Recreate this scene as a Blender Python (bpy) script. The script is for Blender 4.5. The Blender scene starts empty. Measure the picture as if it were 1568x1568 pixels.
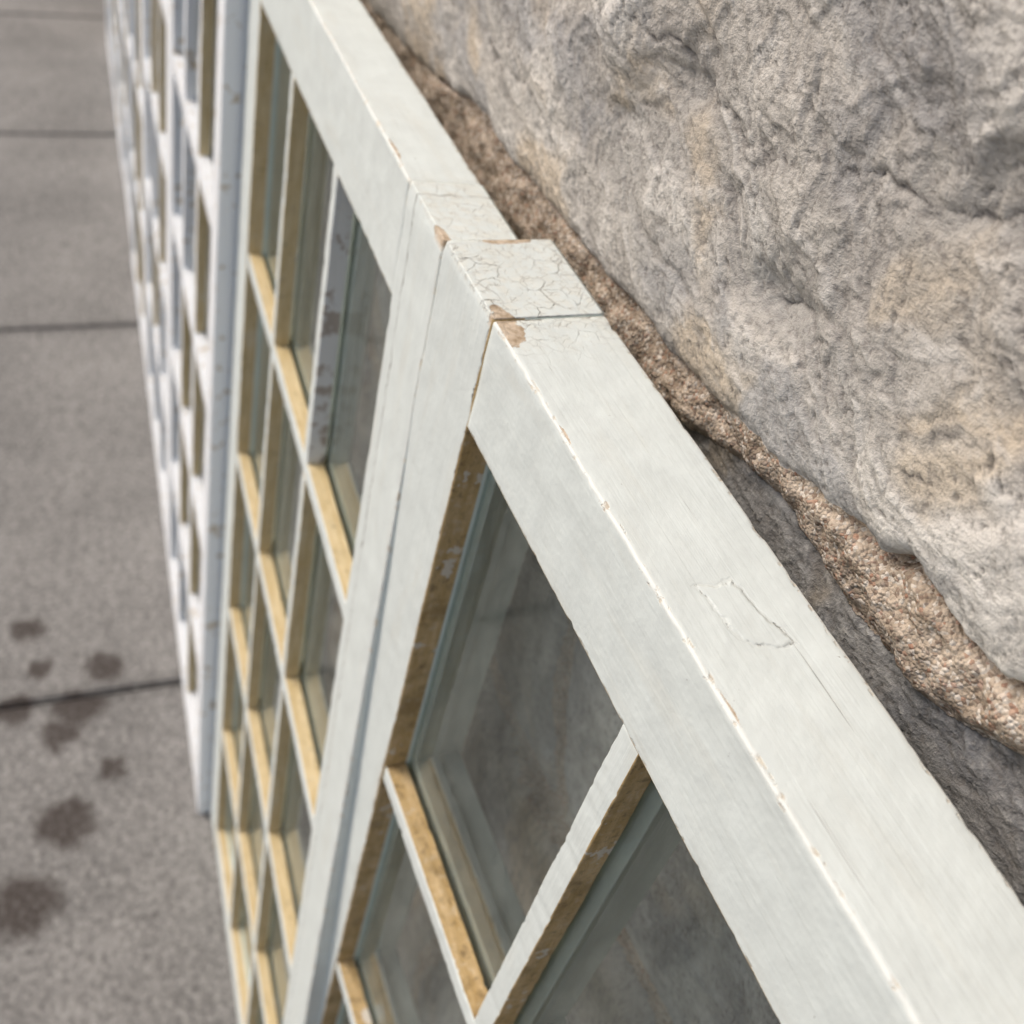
import bpy, bmesh, math, random
import numpy as np
from mathutils import Matrix, Vector
random.seed(7)
S=bpy.context.scene
# ------------------------------------------------------------------ helpers
def rodm(w):
    w=np.array(w,float);th=np.linalg.norm(w)
    if th<1e-9:return np.eye(3)
    k=w/th;K=np.array([[0,-k[2],k[1]],[k[2],0,-k[0]],[-k[1],k[0],0]])
    return np.eye(3)+np.sin(th)*K+(1-np.cos(th))*K@K
A=math.radians(4)          # lean of the sashes against the wall
M=np.array([[1,0,0],[0,-math.cos(A),math.sin(A)],[0,-math.sin(A),-math.cos(A)]])
ZT=1.381
_rng=np.random.RandomState(3)
_perm=_rng.permutation(4096)
_ga=_rng.rand(4096)*2*np.pi
_gc=np.cos(_ga);_gs=np.sin(_ga)
def pn(x,y,seed=0):
    x=np.asarray(x,float)+seed*17.31;y=np.asarray(y,float)+seed*9.77
    xi=np.floor(x).astype(int);yi=np.floor(y).astype(int);xf=x-xi;yf=y-yi
    def gr(a,b,dx,dy):
        h=_perm[(_perm[a&4095]+b)&4095];return _gc[h]*dx+_gs[h]*dy
    u=xf*xf*xf*(xf*(xf*6-15)+10);v=yf*yf*yf*(yf*(yf*6-15)+10)
    a=gr(xi,yi,xf,yf);b=gr(xi+1,yi,xf-1,yf);c=gr(xi,yi+1,xf,yf-1);d=gr(xi+1,yi+1,xf-1,yf-1)
    return (a*(1-u)+b*u)*(1-v)+(c*(1-u)+d*u)*v
def fbm(x,y,o=4,seed=0,p=.5):
    r=0;a=1
    for i in range(o):
        r=r+a*pn(x*2**i,y*2**i,seed+i);a*=p
    return r
def sstep(x,a,b):
    t=np.clip((x-a)/(b-a),0,1);return t*t*(3-2*t)
# ------------------------------------------------------------------ node helper
class NT:
    def __init__(s,name):
        s.m=bpy.data.materials.new(name);s.m.use_nodes=True;s.t=s.m.node_tree;s.t.nodes.clear()
        s.out=s.t.nodes.new('ShaderNodeOutputMaterial')
    def n(s,typ,ins=None,**kw):
        nd=s.t.nodes.new(typ)
        for k,v in kw.items(): setattr(nd,k,v)
        for k,v in (ins or {}).items():
            if isinstance(v,bpy.types.NodeSocket): s.t.links.new(v,nd.inputs[k])
            else: nd.inputs[k].default_value=v
        return nd
    def math(s,op,a,b=0.0,c=0.0):
        nd=s.t.nodes.new('ShaderNodeMath');nd.operation=op
        for i,v in enumerate((a,b,c)):
            if isinstance(v,bpy.types.NodeSocket): s.t.links.new(v,nd.inputs[i])
            else: nd.inputs[i].default_value=v
        return nd.outputs[0]
    def ramp(s,f,a,b,lo=0.,hi=1.):
        return s.n('ShaderNodeMapRange',{'Value':f,'From Min':a,'From Max':b,'To Min':lo,'To Max':hi}).outputs[0]
    def mix(s,f,a,b,bt='MIX'):
        nd=s.t.nodes.new('ShaderNodeMix');nd.data_type='RGBA';nd.blend_type=bt
        for i,v in ((0,f),(6,a),(7,b)):
            if isinstance(v,bpy.types.NodeSocket): s.t.links.new(v,nd.inputs[i])
            elif i==0: nd.inputs[0].default_value=v
            else: nd.inputs[i].default_value=(*v,1) if len(v)==3 else v
        return nd.outputs[2]
    def noise(s,vec,scale,detail=4,rough=.55,dist=0.,out=0):
        nd=s.n('ShaderNodeTexNoise',{'Vector':vec,'Scale':scale,'Detail':detail,'Roughness':rough,'Distortion':dist});return nd.outputs[out]
    def mp(s,vec,scale=(1,1,1),rot=(0,0,0),loc=(0,0,0)):
        return s.n('ShaderNodeMapping',{'Vector':vec,'Scale':scale,'Rotation':rot,'Location':loc}).outputs[0]
    def voro(s,vec,scale,feature='DISTANCE_TO_EDGE',out=0,rnd=1.0):
        return s.n('ShaderNodeTexVoronoi',{'Vector':vec,'Scale':scale,'Randomness':rnd},feature=feature).outputs[out]
    def warp(s,vec,scale,amt,detail=2):
        c=s.noise(vec,scale,detail,out=1)
        a=s.n('ShaderNodeVectorMath',{0:c,1:(.5,.5,.5)},operation='SUBTRACT').outputs[0]
        b=s.n('ShaderNodeVectorMath',{0:a},operation='SCALE');b.inputs['Scale'].default_value=amt
        return s.n('ShaderNodeVectorMath',{0:vec,1:b.outputs[0]},operation='ADD').outputs[0]
    def bump(s,h,strength,dist):
        return s.n('ShaderNodeBump',{'Height':h,'Strength':strength,'Distance':dist}).outputs[0]
    def bsdf(s,col,rough,normal=None,spec=.4):
        i={'Base Color':col if isinstance(col,bpy.types.NodeSocket) else (*col,1),'Roughness':rough,'Specular IOR Level':spec}
        if normal is not None:i['Normal']=normal
        b=s.n('ShaderNodeBsdfPrincipled',i);s.t.links.new(b.outputs[0],s.out.inputs[0]);return b

# ------------------------------------------------------------------ materials
def mat_paint(name,base=(.725,.77,.735),chip=.58,crack=None,patch=False,chips=(),seamx=None,dirty=0.0,crack_amt=1.0,streak=.24):
    t=NT(name);tc=t.n('ShaderNodeTexCoord').outputs;uv=tc['UV'];ob=tc['Object']
    edge=t.n('ShaderNodeAttribute',attribute_name='edge').outputs['Fac']
    grain=t.noise(t.mp(uv,(9,330,1)),1,3,.6,.4)
    lump=t.noise(ob,55,3,.6)
    sm=t.noise(t.mp(uv,(9,45,1)),1,4,.65)
    en=t.noise(ob,130,4,.7)
    col=t.mix(t.ramp(lump,.35,.7),tuple(c*.95 for c in base),tuple(min(1,c*1.03) for c in base))
    col=t.mix(t.ramp(grain,.60,.80,0,streak),col,(.52,.53,.49))
    col=t.mix(t.ramp(sm,.54,.78,0,.34+dirty),col,(.63,.60,.50))
    spm=t.math('MULTIPLY',t.ramp(en,.70,.73),t.ramp(lump,.50,.56))
    col=t.mix(t.math('MULTIPLY',spm,.7),col,(.22,.19,.15))
    em=t.math('MULTIPLY',t.ramp(edge,.35,.75),t.ramp(en,chip-.02,chip+.06,0,.8))
    ec=t.mix(t.ramp(lump,.45,.6),(.72,.65,.51),(.50,.41,.30))
    col=t.mix(t.math('MULTIPLY',t.ramp(edge,.6,1),.40),col,(.82,.81,.74))
    col=t.mix(em,col,ec)
    h=t.math('ADD',t.math('MULTIPLY',grain,.32),t.math('ADD',t.math('MULTIPLY',lump,1.1),t.math('MULTIPLY',en,.22)))
    h=t.math('SUBTRACT',h,t.math('MULTIPLY',em,.5))
    if crack is not None or chips:
        wv=t.warp(ob,75,.0105,3)
        x,y,z=t.n('ShaderNodeSeparateXYZ',{0:ob}).outputs
        wx,wy,wz=t.n('ShaderNodeSeparateXYZ',{0:wv}).outputs
        top=t.ramp(z,.0035,.0015)
        lines=None
        if crack is not None:
            v1=t.voro(t.mp(wv,(1,.75,.2)),95);v2=t.voro(t.mp(wv,(1,.6,.2),(0,0,.5)),250)
            reg=t.math('MULTIPLY',t.ramp(t.math('ABSOLUTE',t.math('SUBTRACT',x,crack[0])),crack[1],crack[1]*.4),top)
            c1=t.math('MULTIPLY',t.ramp(v1,.022,.003),t.ramp(lump,.44,.62,0,1.0))
            c2=t.math('MULTIPLY',t.ramp(v2,.045,.01),t.ramp(en,.42,.60,0,.5))
            lines=t.math('MULTIPLY',t.math('MULTIPLY',t.math('MAXIMUM',c1,c2),reg),crack_amt)
            col=t.mix(t.math('MULTIPLY',reg,t.ramp(en,.42,.62,0,.45)),col,(.74,.71,.60))
        if seamx is not None:
            seam=t.math('MULTIPLY',t.ramp(t.math('ABSOLUTE',t.math('SUBTRACT',wx,seamx)),.0008,.0002),t.ramp(lump,.38,.55,.15,.95))
            lines=t.math('MAXIMUM',lines,seam)
        if patch:
            def box(cx,cy,hx,hy,sk):
                xx=t.math('SUBTRACT',wx,cx);yy=t.math('SUBTRACT',t.math('ADD',wy,t.math('MULTIPLY',xx,sk)),cy)
                return t.math('MAXIMUM',t.math('SUBTRACT',t.math('ABSOLUTE',xx),hx),t.math('SUBTRACT',t.math('ABSOLUTE',yy),hy))
            b1=box(-.229,.0265,.0140,.0080,.25);ab=t.math('ABSOLUTE',b1)
            o=t.math('MULTIPLY',t.ramp(ab,.0006,.0001),t.math('MULTIPLY',t.ramp(en,.52,.62,0,.65),top))
            lines=t.math('MAXIMUM',lines,o)
            soft=t.math('MULTIPLY',t.ramp(ab,.0014,.0),top)
            inside=t.math('MULTIPLY',t.ramp(b1,.0008,-.0008),top)
            h=t.math('ADD',h,t.math('MULTIPLY',inside,.55));h=t.math('SUBTRACT',h,t.math('MULTIPLY',soft,.35))
            col=t.mix(t.math('MULTIPLY',soft,.12),col,(.56,.53,.44))
            sp=t.math('MULTIPLY',t.ramp(grain,.69,.73),t.math('MULTIPLY',t.ramp(sm,.47,.56),top))
            lines=t.math('MAXIMUM',lines,t.math('MULTIPLY',sp,.5))
        for (cx,cy,rx,ry) in chips:
            a=t.math('DIVIDE',t.math('SUBTRACT',x,cx),rx);b=t.math('DIVIDE',t.math('SUBTRACT',y,cy),ry)
            q=t.math('ADD',t.math('MULTIPLY',a,a),t.math('MULTIPLY',b,b))
            cm=t.math('MULTIPLY',t.ramp(t.math('ADD',q,t.math('MULTIPLY',t.math('SUBTRACT',en,.5),3.4)),1.0,.9),t.ramp(z,.006,.002))
            col=t.mix(cm,col,t.mix(t.ramp(en,.38,.55),(.38,.28,.18),(.64,.52,.39)))
            h=t.math('SUBTRACT',h,t.math('MULTIPLY',cm,.9))
        if lines is not None:
            col=t.mix(lines,col,(.19,.16,.125));h=t.math('SUBTRACT',h,t.math('MULTIPLY',lines,.9))
    t.bsdf(col,t.ramp(lump,.3,.7,.42,.60),t.bump(h,.6,.0012),.4)
    return t.m
def mat_cream(name,c1,c2,dirt=.5):
    t=NT(name);tc=t.n('ShaderNodeTexCoord').outputs;uv=tc['UV'];ob=tc['Object']
    a=t.noise(t.mp(uv,(30,200,1)),1,3,.6);b=t.noise(ob,150,4,.75);c=t.noise(ob,34,4,.65)
    col=t.mix(t.ramp(a,.35,.65),c1,c2)
    col=t.mix(t.ramp(c,.50,.64,0,dirt),col,tuple(k*.60 for k in c1))
    col=t.mix(t.ramp(b,.59-.08*dirt,.69,0,.35+.5*dirt),col,(.13,.085,.045))
    col=t.mix(t.ramp(b,.44,.36,0,.45*dirt),col,(.72,.64,.50))
    col=t.mix(t.ramp(c,.385,.37,0,.95*dirt),col,(.78,.78,.73))
    t.bsdf(col,.5,t.bump(t.math('ADD',b,a),.55,.0014),.35);return t.m
def mat_flaky(name,thr,white,under,under2):
    t=NT(name);tc=t.n('ShaderNodeTexCoord').outputs;uv=tc['UV'];ob=tc['Object']
    b=t.noise(ob,45,4,.7);g=t.noise(t.mp(uv,(20,400,1)),1,2)
    col=t.mix(t.ramp(b,thr,thr+.04),white,t.mix(g,under,under2))
    t.bsdf(col,.6,t.bump(t.math('ADD',b,g),.5,.0012));return t.m
def mat_glass():
    t=NT('old_window_glass');ob=t.n('ShaderNodeTexCoord').outputs['Object']
    tr=t.n('ShaderNodeBsdfTransparent',{'Color':(.97,.99,.97,1)})
    gl=t.n('ShaderNodeBsdfGlossy',{'Color':(.9,.92,.91,1),'Roughness':.03})
    fr=t.n('ShaderNodeFresnel',{'IOR':1.45})
    mx=t.n('ShaderNodeMixShader',{0:fr.outputs[0],1:tr.outputs[0],2:gl.outputs[0]})
    df=t.n('ShaderNodeBsdfDiffuse',{'Color':(.58,.63,.57,1)})
    d=t.ramp(t.noise(t.mp(ob,(18,18,7)),1,5,.72),.38,.72,.02,.15)
    m2=t.n('ShaderNodeMixShader',{0:d,1:mx.outputs[0],2:df.outputs[0]})
    t.t.links.new(m2.outputs[0],t.out.inputs[0]);return t.m
def mat_wall():
    t=NT('rubble_stone_and_mortar');ob=t.n('ShaderNodeTexCoord').outputs['Object']
    at=t.n('ShaderNodeAttribute',attribute_name='mortar').outputs['Fac']
    base=t.n('ShaderNodeAttribute',attribute_name='stone').outputs['Color']
    fine=t.noise(ob,230,4,.70)
    st=t.noise(t.mp(ob,(130,130,260),(0,math.radians(26),0)),1,3,.65,.3)
    c=t.mix(t.ramp(fine,.46,.33,0,.55),base,(.20,.18,.16))
    c=t.mix(t.ramp(fine,.56,.70,0,.30),c,(.77,.73,.67))
    c=t.mix(t.ramp(st,.43,.30,0,.45),c,(.21,.19,.17))
    c=t.mix(t.ramp(st,.58,.72,0,.20),c,(.76,.72,.66))
    gc=t.n('ShaderNodeTexVoronoi',{'Vector':ob,'Scale':640.},feature='F1')
    gv=t.n('ShaderNodeSeparateColor',{0:gc.outputs['Color']}).outputs
    lmp=t.noise(ob,75,3,.7)
    mo=t.mix(t.ramp(lmp,.36,.60),(.34,.265,.195),(.62,.51,.40))
    mo=t.mix(t.ramp(gv[0],.74,.82,0,.65),mo,(.80,.73,.64))
    mo=t.mix(t.ramp(gv[1],.80,.86,0,.7),mo,(.22,.15,.11))
    mo=t.mix(t.ramp(gv[2],.92,.95,0,.6),mo,(.45,.23,.15))
    mo=t.mix(t.ramp(fine,.46,.34,0,.6),mo,(.19,.15,.11))
    mm=t.ramp(t.math('ADD',at,t.math('MULTIPLY',t.math('SUBTRACT',fine,.5),1.1)),.42,.60)
    col=t.mix(mm,c,mo)
    hs=t.math('ADD',t.math('MULTIPLY',st,.5),t.math('MULTIPLY',fine,.8))
    hm=t.math('ADD',t.math('MULTIPLY',gc.outputs['Distance'],-.5),t.math('ADD',t.math('MULTIPLY',fine,1.1),t.math('MULTIPLY',lmp,1.4)))
    hh=t.n('ShaderNodeMix',{0:mm,2:hs,3:hm}).outputs[0]
    t.bsdf(col,.9,t.bump(hh,.75,.0030),.15);return t.m
GUM=[(.676,.323,.060),(.539,.390,.066),(.911,.298,.052),(.86,.33,.040),(.770,.243,.028),(1.004,.251,.042),(1.121,.381,.036),(.93,.40,.040),(1.02,.36,.028)]
def mat_concrete():
    t=NT('weathered_concrete');ob=t.n('ShaderNodeTexCoord').outputs['Object']
    big=t.noise(ob,2.6,5,.65);f=t.noise(ob,105,4,.78);g=t.noise(ob,32,4,.7)
    col=t.mix(t.ramp(big,.35,.65),(.175,.168,.158),(.275,.262,.246))
    col=t.mix(t.ramp(f,.52,.64,0,.6),col,(.50,.48,.445))
    col=t.mix(t.ramp(f,.48,.36,0,.85),col,(.060,.055,.052))
    col=t.mix(t.ramp(g,.45,.32,0,.6),col,(.10,.094,.088))
    col=t.mix(t.ramp(g,.55,.68,0,.4),col,(.37,.355,.33))
    sx=t.n('ShaderNodeSeparateXYZ',{0:t.warp(ob,24,.062,3)}).outputs
    m=None
    for (x,y,r) in GUM:
        a=t.math('SUBTRACT',sx[0],x);b=t.math('SUBTRACT',sx[1],y)
        d=t.math('ADD',t.math('MULTIPLY',a,a),t.math('MULTIPLY',b,b))
        k=t.ramp(d,r*r,r*r*.30);m=k if m is None else t.math('MAXIMUM',m,k)
    m=t.math('MULTIPLY',m,t.ramp(f,.40,.62,.95,.70))
    jd=t.n('ShaderNodeSeparateXYZ',{0:ob}).outputs[0]
    jj=t.math('PINGPONG',t.math('SUBTRACT',jd,.94),.635)
    col=t.mix(t.math('MULTIPLY',t.ramp(jj,.035,.004),.45),col,(.08,.075,.07))
    col=t.mix(m,col,(.050,.038,.032))
    t.bsdf(col,.85,t.bump(t.math('ADD',f,g),.6,.003),.25);return t.m
def mat_simple(name,c1,c2,scale,rough=.9):
    t=NT(name);ob=t.n('ShaderNodeTexCoord').outputs['Object']
    a=t.noise(ob,scale,4,.7);t.bsdf(t.mix(t.ramp(a,.35,.65),c1,c2),rough,None,.3);return t.m

P_front=mat_paint('pale_green_white_paint')
P_near=mat_paint('pale_green_white_paint_cracked',crack=(-.028,.070),patch=True,chips=((-.066,.0045,.014,.0065),(-.001,.030,.003,.012),(-.135,.001,.006,.0022),(-.262,.0005,.008,.0020)),seamx=-.0617,chip=.555,crack_amt=.85)
P_w2=mat_paint('pale_green_white_paint_split',crack=(.034,.052),chips=((.008,.001,.010,.0035),(.105,.001,.014,.0022)),seamx=.052,chip=.55,crack_amt=.65)
P_back=mat_paint('interior_grey_green_paint',base=(.74,.82,.755),chip=.66)
P_far=mat_flaky('flaking_white_paint',.585,(.86,.88,.89),(.50,.42,.32),(.66,.58,.45))
C_clean=mat_cream('cream_primer',(.63,.48,.24),(.76,.62,.37),.18)
C_dirty=mat_cream('dirty_cream_primer',(.50,.335,.135),(.66,.48,.25),.66)
PEEL=mat_flaky('peeling_white_paint',.53,(.76,.77,.75),(.34,.28,.23),(.55,.50,.44));GLASS=mat_glass()

# ------------------------------------------------------------------ sash builder
class MB:
    def __init__(s): s.v=[];s.f=[];s.m=[];s.uv=[];s.e=[];s.nv=0
    def bar(s,lo,hi,axis,b=.0008,seg=.01,mat=lambda side,n:0,subs=None,amp=.0002,chip=.0006,brk=(),loops=True,endsh=.0008):
        lo=np.array(lo,float);hi=np.array(hi,float)
        la=0 if axis=='u' else 2
        ca=(1,2) if axis=='u' else (0,1)
        a0,a1=lo[ca[0]],hi[ca[0]];b0,b1=lo[ca[1]],hi[ca[1]]
        subs=subs or {}
        pts=[];nax=0 if ca[0]==1 else 1
        def side(i,p,q):
            p=np.array(p);q=np.array(q);L=np.linalg.norm(q-p);k=max(1,subs.get(i,1))
            ts=set(np.linspace(0,1,k+1).round(5).tolist())
            if abs(q[nax]-p[nax])>1e-6:
                for x in brk:
                    tt=(x-p[nax])/(q[nax]-p[nax])
                    if .02<tt<.98: ts.add(round(tt,5))
            if loops and L>.008:
                for x in(.0016/L,1-.0016/L):ts.add(round(x,5))
            ts=sorted(ts)
            for j,tt in enumerate(ts): pts.append((p+(q-p)*tt,i,j in(0,len(ts)-1)))
        side(0,(a0+b,b0),(a1-b,b0));c=.293*b
        pts.append((np.array((a1-c,b0+c)),0,True))
        side(1,(a1,b0+b),(a1,b1-b));pts.append((np.array((a1-c,b1-c)),1,True))
        side(2,(a1-b,b1),(a0+b,b1));pts.append((np.array((a0+c,b1-c)),2,True))
        side(3,(a0,b1-b),(a0,b0+b));pts.append((np.array((a0+c,b0+c)),3,True))
        P=np.array([p[0] for p in pts]);n=len(P);cor=np.array([p[2] for p in pts],float)
        ctr=np.array([(a0+a1)/2,(b0+b1)/2])
        L=hi[la]-lo[la];k=max(2,int(L/seg));T=np.linspace(lo[la],hi[la],k+1)
        per=np.concatenate([[0],np.cumsum(np.linalg.norm(np.diff(P,axis=0),axis=1))])
        sd=random.random()*50
        dirs=np.zeros_like(P)
        for i in range(n):
            t_=P[(i+1)%n]-P[i-1];dirs[i]=(t_[1],-t_[0])
        dirs/=np.linalg.norm(dirs,axis=1)[:,None]+1e-9
        if np.sum(dirs*(P-ctr))<0:dirs=-dirs
        TT,PP=np.meshgrid(T,per,indexing='ij')
        disp=amp*(2.2*pn(TT*22+sd,PP*45,3)+.6*pn(TT*70+sd,PP*90,4))
        ch=np.clip(pn(TT*140+sd,PP*30+3,5)+.5*pn(TT*400+sd,PP*90,6)-.20,0,.6)*chip*3*cor[None,:]
        disp=disp-ch
        ew=1.0 if loops else .35
        base=s.nv;off=random.random()*10
        for i,t_ in enumerate(T):
            q=P+dirs*disp[i][:,None]
            X=np.zeros((n,3));X[:,la]=t_;X[:,ca[0]]=q[:,0];X[:,ca[1]]=q[:,1]
            if i in(0,k):
                X[:,ca[0]]+=(ctr[0]-X[:,ca[0]])*min(.03,endsh/abs(a1-a0));X[:,ca[1]]+=(ctr[1]-X[:,ca[1]])*min(.03,endsh/abs(b1-b0))
            s.v.extend(X.tolist());s.e.extend((cor*ew).tolist())
        s.nv+=n*(k+1)
        mats=[mat(p[1],(pts[j][0][nax]+pts[(j+1)%n][0][nax])/2) for j,p in enumerate(pts)]
        for i in range(k):
            for j in range(n):
                j2=(j+1)%n;a=base+i*n+j;b_=base+i*n+j2
                s.f.append((a,b_,b_+n,a+n));s.m.append(mats[j])
                p1=per[j]+off;p2=(per[j+1] if j<n-1 else per[j]+.001)+off
                s.uv.append([(T[i],p1),(T[i],p2),(T[i+1],p2),(T[i+1],p1)])
        for ring,t_ in((0,T[0]),(k,T[-1])):
            b2=s.nv
            X=[s.v[base+ring*n+j] for j in range(n)]
            Xi=[]
            for x in X:
                x=list(x);x[ca[0]]+=np.clip(ctr[0]-x[ca[0]],-.0015,.0015);x[ca[1]]+=np.clip(ctr[1]-x[ca[1]],-.0015,.0015);Xi.append(x)
            s.v.extend(Xi);s.e.extend([0.]*n);s.nv+=n
            for j in range(n):
                j2=(j+1)%n;s.f.append((base+ring*n+j,base+ring*n+j2,b2+j2,b2+j));s.m.append(mat(4,.001))
                s.uv.append([(P[q][0]+off,P[q][1]) for q in(j,j2,j2,j)])
            s.f.append(tuple(range(b2,b2+n)));s.m.append(mat(4,.001));s.uv.append([(P[j][0]+off,P[j][1]) for j in range(n)])
    def build(s,name,mats):
        me=bpy.data.meshes.new(name);me.from_pydata(s.v,[],s.f);me.update()
        for m in mats:me.materials.append(m)
        me.polygons.foreach_set('material_index',s.m)
        ul=me.uv_layers.new(name='UVMap');flat=[c for f in s.uv for p in f for c in p];ul.data.foreach_set('uv',flat)
        at=me.attributes.new('edge','FLOAT','POINT');at.data.foreach_set('value',np.array(s.e,np.float32))
        bm=bmesh.new();bm.from_mesh(me);bmesh.ops.recalc_face_normals(bm,faces=bm.faces);bm.to_mesh(me);bm.free()
        me.polygons.foreach_set('use_smooth',[True]*len(me.polygons))
        o=bpy.data.objects.new(name,me);S.collection.objects.link(o)
        wn=o.modifiers.new('wn','WEIGHTED_NORMAL');wn.weight=80
        return o

def sash(name,u0,ws,hr,pw,ph,mw,th,cols,rows,brh,rot,loc,mats,segs,toph=1,peel=(),spL=0,spR=0,spT=0,reveal=1,gr=.015):
    """local u0..u0+W ; d=0 top ; n=0 street face. mats 0 paint 1 reveal 2 back 3 peel 4 special top paint"""
    W=2*ws+cols*pw+(cols-1)*mw;H=hr+rows*ph+(rows-1)*mw+brh
    mb=MB();u1=u0+W
    def stileL(side,n):
        if side==1: return reveal if n<gr else 2
        return spL
    def stileR(side,n):
        if side==3: return reveal if n<gr else 2
        return spR
    def railT(side,n):
        if side==2: return reveal if n<gr else 2
        return spT if side==0 else 0
    def railB(side,n):
        if side==0: return reveal if n<gr else 2
        return 0
    kw=dict(b=.0012,brk=(gr,),amp=segs[2],chip=segs[3])
    mb.bar((u0,0,0),(u0+ws,th,H),'d',seg=segs[0],mat=stileL,**kw)
    mb.bar((u1-ws,0,0.0002),(u1,th,H),'d',seg=segs[0],mat=stileR,**kw)
    mb.bar((u0+ws+.0001,.0003,.0005),(u1-ws-.0001,th-.0004,hr),'u',seg=segs[1],mat=railT,subs={0:toph,3:toph},endsh=.0001,**kw)
    mb.bar((u0+ws+.0003,.0006,H-brh),(u1-ws-.0003,th-.0004,H-.001),'u',seg=segs[1]*2,mat=railB,**kw)
    lips=[(gr+.004,gr+.012,.0060),(gr+.0122,min(gr+.021,th-.005),.0035)]
    a=u0+ws;b=u1-ws;c=hr;d=H-brh
    B=lambda s_,n:2
    k2=dict(b=.0008,seg=segs[0]*2,mat=B,amp=.0001,chip=.0002,loops=False)
    for n0,n1,e in lips:
        mb.bar((a-.001,n0,c+e),(a+e,n1,d-e),'d',**k2);mb.bar((b-e,n0,c+e),(b+.001,n1,d-e),'d',**k2)
        mb.bar((a-.001,n0,c-.001),(b+.001,n1,c+e-.0001),'u',**k2);mb.bar((a-.001,n0,d-e+.0001),(b+.001,n1,d+.001),'u',**k2)
    F=lambda s_,n:0 if s_==3 else reveal
    kf=dict(b=.0009,seg=segs[1],amp=segs[2],chip=segs[3],loops=False)
    for r in range(1,rows):
        z=hr+r*ph+(r-1)*mw
        mb.bar((a,.0009,z),(b,gr,z+mw),'u',mat=F,**kf)
        for n0,n1,e in lips: mb.bar((a+.003,n0,z-e),(b-.003,n1,z+mw+e),'u',**k2)
        mb.bar((a,lips[1][1]+.0002,z-.0005),(b,th-.003,z+mw+.0005),'u',**k2)
    for cI in range(1,cols):
        x=u0+ws+cI*pw+(cI-1)*mw
        for r in range(rows):
            z0=hr+r*(ph+mw);z1=z0+ph
            cm=3 if (cI,r) in peel else reveal
            G=lambda s_,n,cm=cm:0 if s_==0 else cm
            mb.bar((x,.0012,z0+.0001),(x+mw,gr,z1-.0001),'d',mat=G,**kf)
            for n0,n1,e in lips: mb.bar((x-e,n0+.0003,z0+e),(x+mw+e,n1-.0003,z1-e),'d',**k2)
            mb.bar((x-.0005,lips[1][1]+.0005,z0+.001),(x+mw+.0005,th-.0033,z1-.001),'d',**k2)
    e=bpy.data.objects.new(name,None);S.collection.objects.link(e);e.empty_display_size=.1
    R1=rodm(rot);T=np.eye(4);T[:3,:3]=M@R1;T[:3,3]=M@np.array(loc)+np.array([0,0,ZT])
    e.matrix_world=Matrix(T.tolist())
    fr=mb.build('timber_frame',mats);fr.parent=e
    gm=bpy.data.meshes.new('glass_panes');gv=[];gf=[]
    n=gr+.0022
    for cI in range(cols):
        for r in range(rows):
            x0=a+cI*(pw+mw)-.004;x1=x0+pw+.008;z0=hr+r*(ph+mw)-.004;z1=z0+ph+.008
            j=[random.uniform(-.0005,.0005) for _ in range(4)];i=len(gv)
            gv+=[(x0,n+j[0],z0),(x1,n+j[1],z0),(x1,n+j[2],z1),(x0,n+j[3],z1)];gf.append((i,i+1,i+2,i+3))
    gm.from_pydata(gv,[],gf);gm.materials.append(GLASS);go=bpy.data.objects.new('glass_panes',gm);S.collection.objects.link(go);go.parent=e
    return W
ws1=.06173;pw1=.16377;mw=.01424
W1=2*ws1+3*pw1+2*mw
sash('wooden_window_sash',-W1,ws1,.060,pw1,.28718,mw,.055,3,4,.068,(-0.01748,0.07929,-0.08284),(-0.00313,-0.00121,-0.00361),
     [P_front,C_dirty,P_back,PEEL,P_near],(.006,.003,.00024,.0008),toph=10,spR=4,spT=4)
W2=sash('wooden_window_sash.001',.0022,.066,.0668,.158,.24,mw,.040,3,5,.0567,(0,0,0),(0,0,0),
     [P_front,C_clean,P_back,PEEL,P_w2],(.008,.005,.00024,.0008),toph=6,peel=((1,0),),spL=4,spT=4)
x=.0022+W2+.006
for i,(cols,rows,pw,ph) in enumerate([(3,6,.150,.22),(3,6,.16,.225),(3,5,.15,.27),(3,6,.150,.22),(3,6,.155,.22),(3,6,.15,.225)]):
    mw3=.026
    H=.06+rows*ph+(rows-1)*mw3+.07
    d0=1.381-H-.0015
    w=sash('wooden_window_sash.%03d'%(i+2),0,.055,.06,pw,ph,mw3,.045,cols,rows,.07,(0,0,random.uniform(-.006,.006)),(x,-.020+random.uniform(-.003,.003),d0),
        [P_far,P_far,P_far,C_clean],(.06,.03,.0003,.0010),reveal=1,peel=((1,1),(2,3),(1,4),(2,0),(1,2),(1,3),(2,4),(1,5)) if i%2==0 else ((1,3),(2,2),(2,4),(1,1),(1,2),(2,1)))
    x+=w+.012

# ------------------------------------------------------------------ stone wall
FU=.0012
ug=np.concatenate([np.arange(-2.5,-.6,.05),np.arange(-.6,-.42,.006),np.arange(-.42,.14,FU),np.arange(.14,.7,.003),np.arange(.7,9.0,.03)])
zg=np.concatenate([np.arange(-.05,.8,.02),np.arange(.8,1.0,.006),np.arange(1.0,1.27,.003),np.arange(1.27,1.56,FU),np.arange(1.56,1.8,.006),np.arange(1.8,3.2,.03)])
UG,ZG=np.meshgrid(ug,zg,indexing='ij')
upx=[-2.5,-.5,-.291,-.285,-.268,-.255,-.238,-.226,-.203,-.1815,-.1553,-.1279,-.1017,-.0732,-.0549,-.0195,.0224,.0717,.1399,.1693,.2523,.3363,.4753,9]
upz=[1.40,1.388,1.386,1.383,1.382,1.387,1.389,1.380,1.3816,1.3761,1.3747,1.3708,1.3692,1.3676,1.3733,1.3702,1.3726,1.3703,1.3664,1.374,1.3608,1.3484,1.3393,1.33]
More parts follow.
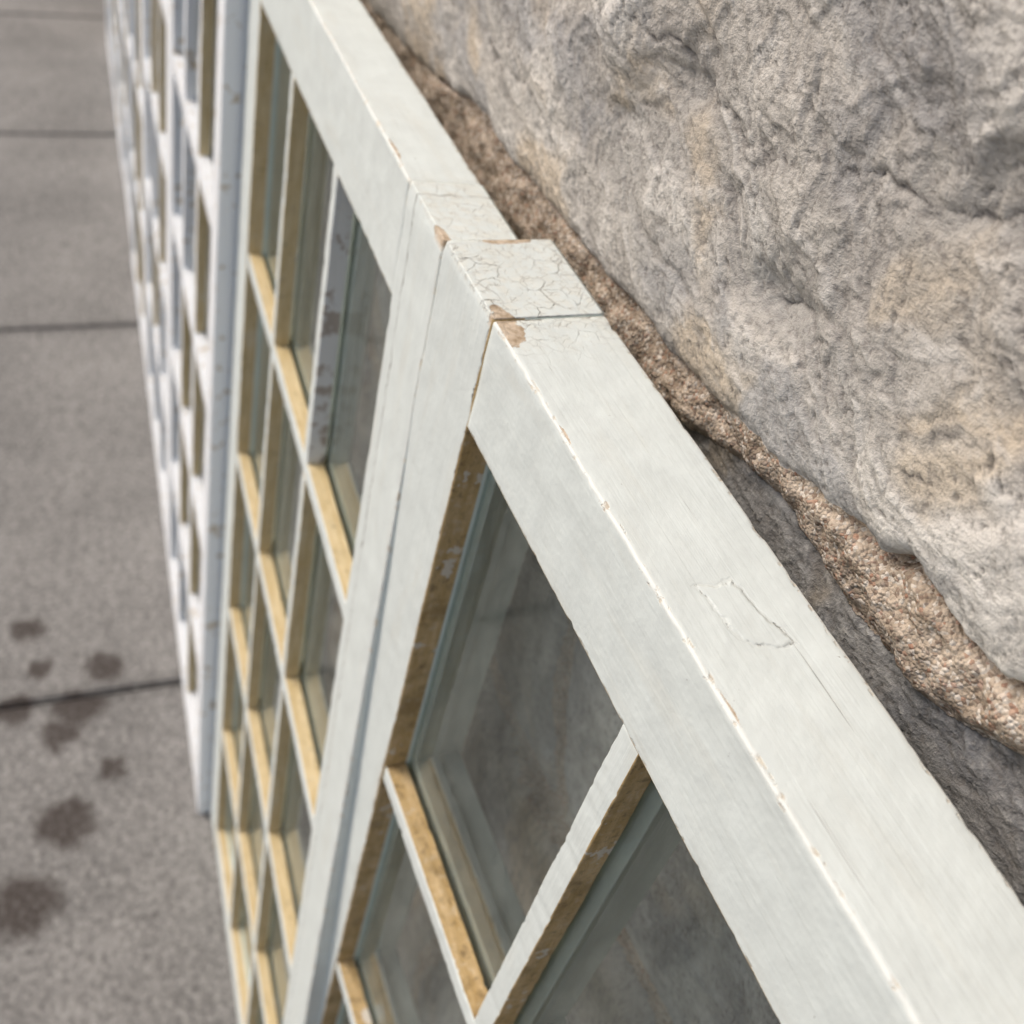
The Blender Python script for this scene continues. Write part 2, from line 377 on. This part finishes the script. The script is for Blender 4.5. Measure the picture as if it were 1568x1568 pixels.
lox=[-2.5,-.5,-.301,-.280,-.258,-.233,-.208,-.185,-.169,-.137,-.103,-.040,.024,.091,.141,.261,.416,9]
loz=[1.375,1.367,1.364,1.350,1.348,1.347,1.349,1.352,1.359,1.353,1.344,1.334,1.328,1.321,1.318,1.31,1.30,1.28]
wob=.0026*fbm(UG*60,ZG*60,4,40,.6)
up=np.interp(UG,upx,upz)+.001;lo=np.interp(UG,lox,loz)+.003*fbm(UG*25,UG*0+3,2,45)
sd=np.maximum(ZG-up,lo-ZG)
gx=UG+.03*fbm(UG*5,ZG*5,2,50);gz=ZG+.022*fbm(UG*4,ZG*4,3,60)
for z in [-.1,.30,.66,1.02,1.80,2.22,2.70,3.3]: sd=np.minimum(sd,np.abs(gz-z)-.011)
bounds=[-.1,.30,.66,1.02,1.36,1.80,2.22,2.70,3.3]
rr=random.Random(5)
for i in range(8):
    a_,b_=bounds[i],bounds[i+1]
    inrow=(gz>a_)&(gz<b_) if i not in(3,4) else ((gz>a_)&(ZG<1.36) if i==3 else (ZG>1.36)&(gz<b_))
    xs=[];x_=-2.6+rr.uniform(0,.4)
    while x_<9:
        xs.append(x_);x_+=rr.uniform(.38,.85)
    if i==4: xs=[q for q in xs if not(-.7<q<1.1)]
    if i==3: xs=[q for q in xs if not(-.5<q<.6)]+[-.02]
    for q in xs:
        dd=np.abs(gx-q-.05*np.sin(ZG*5+q*7))-.010
        sd=np.where(inrow,np.minimum(sd,dd),sd)
sd=sd+wob
st=np.clip(1-np.exp(-np.maximum(sd,0)/.003),0,1)
wide=1-np.exp(-np.maximum(sd,0)/.06)
wu=UG+.045*fbm(UG*7,ZG*7,4,200)+.010*fbm(UG*35,ZG*35,3,210)
wz=ZG+.040*fbm(UG*7+5,ZG*7,4,220)+.010*fbm(UG*35,ZG*35,3,230)
ca_,sa_=math.cos(.42),math.sin(.42)
su=wu*ca_+wz*sa_;sz=-wu*sa_+wz*ca_
bed1=fbm(su*9,sz*30,5,240,.6)
bed2=fbm(su*40,sz*110,4,250,.62)
facet=fbm(wu*8,wz*10,4,270)
fr_=facet*9-np.floor(facet*9)
terr=np.floor(facet*9)/9+sstep(fr_,.80,1)/9
edgeT=sstep(fr_,.65,.97)*(1-sstep(fr_,.97,1))
def vline(a,b,w_,seed,o=5,p=.6): return sstep(np.abs(fbm(a,b,o,seed,p)),w_,0)
vein=vline(wu*14+wz*5,wz*20,.014,280)*sstep(fbm(UG*8,ZG*8,2,290),-.15,.08)
vein2=vline(su*32,sz*70,.040,300,4)*sstep(fbm(UG*12,ZG*12,3,310),-.25,.08)
vein3=vline(su*60+wz*20,sz*90,.06,305,3)*sstep(fbm(UG*16,ZG*16,3,315),-.15,.15)
vein4=vline(su*24+7,sz*44,.022,306,5)*sstep(fbm(UG*9,ZG*9,3,316),-.15,.15)
ju=UG+.007*fbm(UG*45,ZG*45,4,340,.65);jz=ZG+.007*fbm(UG*45+9,ZG*45,4,350,.65)
def poly(pts):
    d=np.full(UG.shape,9.)
    for (x0_,z0_),(x1_,z1_) in zip(pts[:-1],pts[1:]):
        L2=(x1_-x0_)**2+(z1_-z0_)**2;tt=np.clip(((ju-x0_)*(x1_-x0_)+(jz-z0_)*(z1_-z0_))/L2,0,1)
        d=np.minimum(d,np.hypot(ju-x0_-tt*(x1_-x0_),jz-z0_-tt*(z1_-z0_)))
    return d
wthick=.0008*(1+1.6*fbm(UG*30,ZG*30,2,360))
brk_=sstep(fbm(UG*26,ZG*26,3,365),-.25,.05)
spl=np.zeros(UG.shape);rec=np.zeros(UG.shape)
for pts,wk in (([(-.02,1.487),(-.065,1.478),(-.105,1.470),(-.16,1.486),(-.22,1.498),(-.30,1.50)],.8),
            ([(-.07,1.378),(-.085,1.405),(-.092,1.435),(-.105,1.470)],.55),
            ([(-.132,1.425),(-.150,1.432),(-.175,1.422),(-.20,1.436)],.8),
            ([(-.19,1.470),(-.205,1.435),(-.20,1.40)],.5),
            ([(.30,1.43),(.18,1.415),(.10,1.418),(.02,1.40)],.7),
            ([(.05,1.46),(.0,1.44),(-.05,1.435)],.45),
            ([(-.24,1.47),(-.27,1.44),(-.31,1.43)],.7)):
    d=poly(pts);spl=np.maximum(spl,sstep(d,wthick*wk+.0006,wthick*.2*wk)*wk*brk_);rec=np.maximum(rec,np.exp(-(d/.007)**2)*wk)
hol=np.exp(-(((ju+.138)/.018)**2+((jz-1.428)/.011)**2))+.8*np.exp(-(((ju+.235)/.02)**2+((jz-1.50)/.012)**2))+.6*np.exp(-(((ju+.05)/.018)**2+((jz-1.475)/.008)**2))
h=st*(.003+.007*wide+.006*fbm(UG*5,ZG*6,3,80)*wide+.011*terr*wide+.0015*bed1+.0008*bed2-.0010*vein-.0005*vein2-.0004*vein3-.0006*vein4-.0016*spl-.0014*rec-.0065*hol)
h+=(1-st)*(-.0010+.0022*fbm(UG*110,ZG*110,3,110,.6)+.0055*fbm(UG*32,ZG*32,2,115))
near=np.clip(1-np.abs(UG+.245)/.05,0,1)*np.clip(1-np.abs(ZG-(up-.003))/.004,0,1);h-=.014*near
crk=np.clip(fbm(UG*9,ZG*2,2,120)-.05,0,1)*np.clip(1-np.abs(ZG-(up-.001))/.0025,0,1)*3;h-=.007*np.clip(crk,0,1)
low=1/(1+np.exp(-(lo-ZG)/.0025))*(ZG>1.0)
h-=.010*low
def lerp(a,b,f): return a*(1-f[...,None])+np.array(b)*f[...,None]
c=np.zeros(UG.shape+(3,))+np.array((.56,.52,.465))
c=lerp(c,(.71,.67,.61),sstep(facet,-.05,.35)*.9)
c=lerp(c,(.43,.405,.37),sstep(facet,-.05,-.40)*.8)
c=lerp(c,(.44,.405,.365),sstep(bed1,-.02,-.50)*.7)
c=lerp(c,(.77,.735,.675),sstep(bed1,.08,.50)*.6)
c=lerp(c,(.33,.325,.325),sstep(fbm(wu*11,wz*13,5,320),.06,.36)*.65)
c=lerp(c,(.66,.53,.37),sstep(fbm(wu*10,wz*9,4,330),.12,.42)*.6)
c=lerp(c,(.30,.28,.255),sstep(bed2,-.12,-.6)*.55)
c=lerp(c,(.79,.755,.70),sstep(bed2,.18,.6)*.4)
c=lerp(c,(.24,.225,.21),edgeT*.38*sstep(fbm(UG*10,ZG*10,2,370),-.15,.2))
c=lerp(c,(.12,.11,.10),vein*.8)
c=lerp(c,(.18,.165,.15),vein2*.65)
c=lerp(c,(.19,.175,.16),vein3*.55)
c=lerp(c,(.15,.14,.125),vein4*.65)
c=lerp(c,(.26,.25,.235),np.clip(hol,0,1)*.50)
c=lerp(c,(.34,.32,.30),rec*.25)
c=lerp(c,(.09,.08,.075),spl*.85)
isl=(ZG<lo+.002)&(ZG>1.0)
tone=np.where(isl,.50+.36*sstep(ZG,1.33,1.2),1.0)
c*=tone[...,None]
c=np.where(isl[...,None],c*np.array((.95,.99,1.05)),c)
base=.075+.08*np.clip(-UG,0,.5)
Y=-base+h
nu,nz=len(ug),len(zg)
V=np.stack([UG,Y,ZG],-1).reshape(-1,3)
ii,jj=np.meshgrid(np.arange(nu-1),np.arange(nz-1),indexing='ij');i0=(ii*nz+jj).ravel()
F=np.stack([i0,i0+1,i0+nz+1,i0+nz],-1)
nV=len(V);x0,x1,zt=ug[0],ug[-1],zg[-1]
ex=np.array([[x0,-.55,-.05],[x1,-.55,-.05],[x0,-.55,zt],[x1,-.55,zt]])
me=bpy.data.meshes.new('stone_wall')
topring=[i*nz+nz-1 for i in range(nu)]
faces=F.tolist()+[topring[::-1]+[nV+2,nV+3],[nV,nV+1,nV+3,nV+2],
   [j for j in range(nz)][::-1]+[nV,nV+2],[(nu-1)*nz+j for j in range(nz)]+[nV+3,nV+1]]
me.from_pydata(V.tolist()+ex.tolist(),[],faces);me.update()
at=me.attributes.new('mortar','FLOAT','POINT');at.data.foreach_set('value',np.concatenate([(1-np.clip(sd/.0022+.5,0,1)).ravel(),np.zeros(4)]).astype(np.float32))
at=me.attributes.new('stone','FLOAT_COLOR','POINT')
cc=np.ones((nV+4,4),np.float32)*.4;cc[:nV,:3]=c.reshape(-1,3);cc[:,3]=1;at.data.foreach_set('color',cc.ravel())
me.polygons.foreach_set('use_smooth',[True]*(len(F))+[False]*4)
me.materials.append(mat_wall())
wall=bpy.data.objects.new('stone_wall',me);S.collection.objects.link(wall)

# ------------------------------------------------------------------ sidewalk with tooled joints
def boxobj(bm,lo,hi,bev=0):
    r=bmesh.ops.create_cube(bm,size=1);vs=r['verts']
    for v in vs:
        v.co=Vector([(lo[k]+hi[k])/2+v.co[k]*(hi[k]-lo[k]) for k in range(3)])
    if bev: bmesh.ops.bevel(bm,geom=list({e for v in vs for e in v.link_edges}),offset=bev,segments=3,affect='EDGES')
joints=[.94+1.27*k for k in range(-3,8)]
bm=bmesh.new()
for a_,b_ in zip(joints[:-1],joints[1:]):
    boxobj(bm,(a_+.003,-.30,-.12),(b_-.003,1.00,0),.006)
    boxobj(bm,(a_+.003,1.007,-.12),(b_-.003,2.30,0),.006)
me=bpy.data.meshes.new('sidewalk');bm.to_mesh(me);bm.free();CON=mat_concrete();me.materials.append(CON)
sw=bpy.data.objects.new('sidewalk',me);S.collection.objects.link(sw)
bm=bmesh.new();boxobj(bm,(-2.9,-.31,-.13),(9.9,2.302,-.010))
me=bpy.data.meshes.new('joint_fill');bm.to_mesh(me);bm.free();me.materials.append(mat_simple('dark_joint_dirt',(.05,.045,.04),(.10,.09,.08),60))
jb=bpy.data.objects.new('joint_fill',me);S.collection.objects.link(jb);jb.parent=sw
bm=bmesh.new();boxobj(bm,(-30,2.304,-.3),(30,2.45,.0),.015)
me=bpy.data.meshes.new('kerb');bm.to_mesh(me);bm.free();me.materials.append(mat_simple('kerb_concrete',(.22,.21,.20),(.32,.31,.29),40));kb=bpy.data.objects.new('kerb',me);S.collection.objects.link(kb)
def sheet(name,x0,x1,y0,y1,z,m):
    me=bpy.data.meshes.new(name);me.from_pydata([(x0,y0,z),(x1,y0,z),(x1,y1,z),(x0,y1,z)],[],[(0,1,2,3)]);me.materials.append(m)
    o=bpy.data.objects.new(name,me);S.collection.objects.link(o);return o
sheet('road',-60,60,2.45,9.5,-.13,mat_simple('asphalt',(.04,.04,.042),(.065,.063,.06),30))
sheet('ground',-300,300,-300,300,-.134,mat_simple('earth',(.09,.08,.06),(.14,.12,.09),3))

# ------------------------------------------------------------------ camera
RW=np.array([[-0.30614,-0.65009,0.69545],[-0.94201,0.10138,-0.31991],[0.13747,-0.75306,-0.64343]])
cam=bpy.data.cameras.new('camera');co=bpy.data.objects.new('camera',cam);S.collection.objects.link(co)
T=np.eye(4);T[:3,0]=RW[:,0];T[:3,1]=-RW[:,1];T[:3,2]=-RW[:,2];T[:3,3]=(-.42973,.13959,1.60710)
co.matrix_world=Matrix(T.tolist())
cam.sensor_width=36;cam.lens=1628.12/1568*36;cam.clip_start=.01;cam.clip_end=1000
cam.dof.use_dof=True;cam.dof.focus_distance=.38;cam.dof.aperture_fstop=10
S.camera=co
# ------------------------------------------------------------------ light
w=bpy.data.worlds.new('World');S.world=w;w.use_nodes=True
nt=w.node_tree;bg=nt.nodes['Background'];sky=nt.nodes.new('ShaderNodeTexSky');sky.sky_type='NISHITA';sky.sun_disc=False
sd_=Vector((.45,.60,.85)).normalized()
sky.sun_elevation=math.asin(sd_.z);sky.sun_rotation=math.atan2(sd_.x,sd_.y);sky.air_density=1.0;sky.dust_density=4.5;sky.ozone_density=.6
nt.links.new(sky.outputs[0],bg.inputs[0]);bg.inputs[1].default_value=.15
L=bpy.data.lights.new('sun','SUN');L.energy=1.5;L.angle=math.radians(26);L.color=(1,.96,.90)
lo_=bpy.data.objects.new('sun',L);S.collection.objects.link(lo_);lo_.rotation_euler=sd_.to_track_quat('Z','Y').to_euler()
S.view_settings.view_transform='Standard';S.view_settings.look='None';S.view_settings.exposure=0
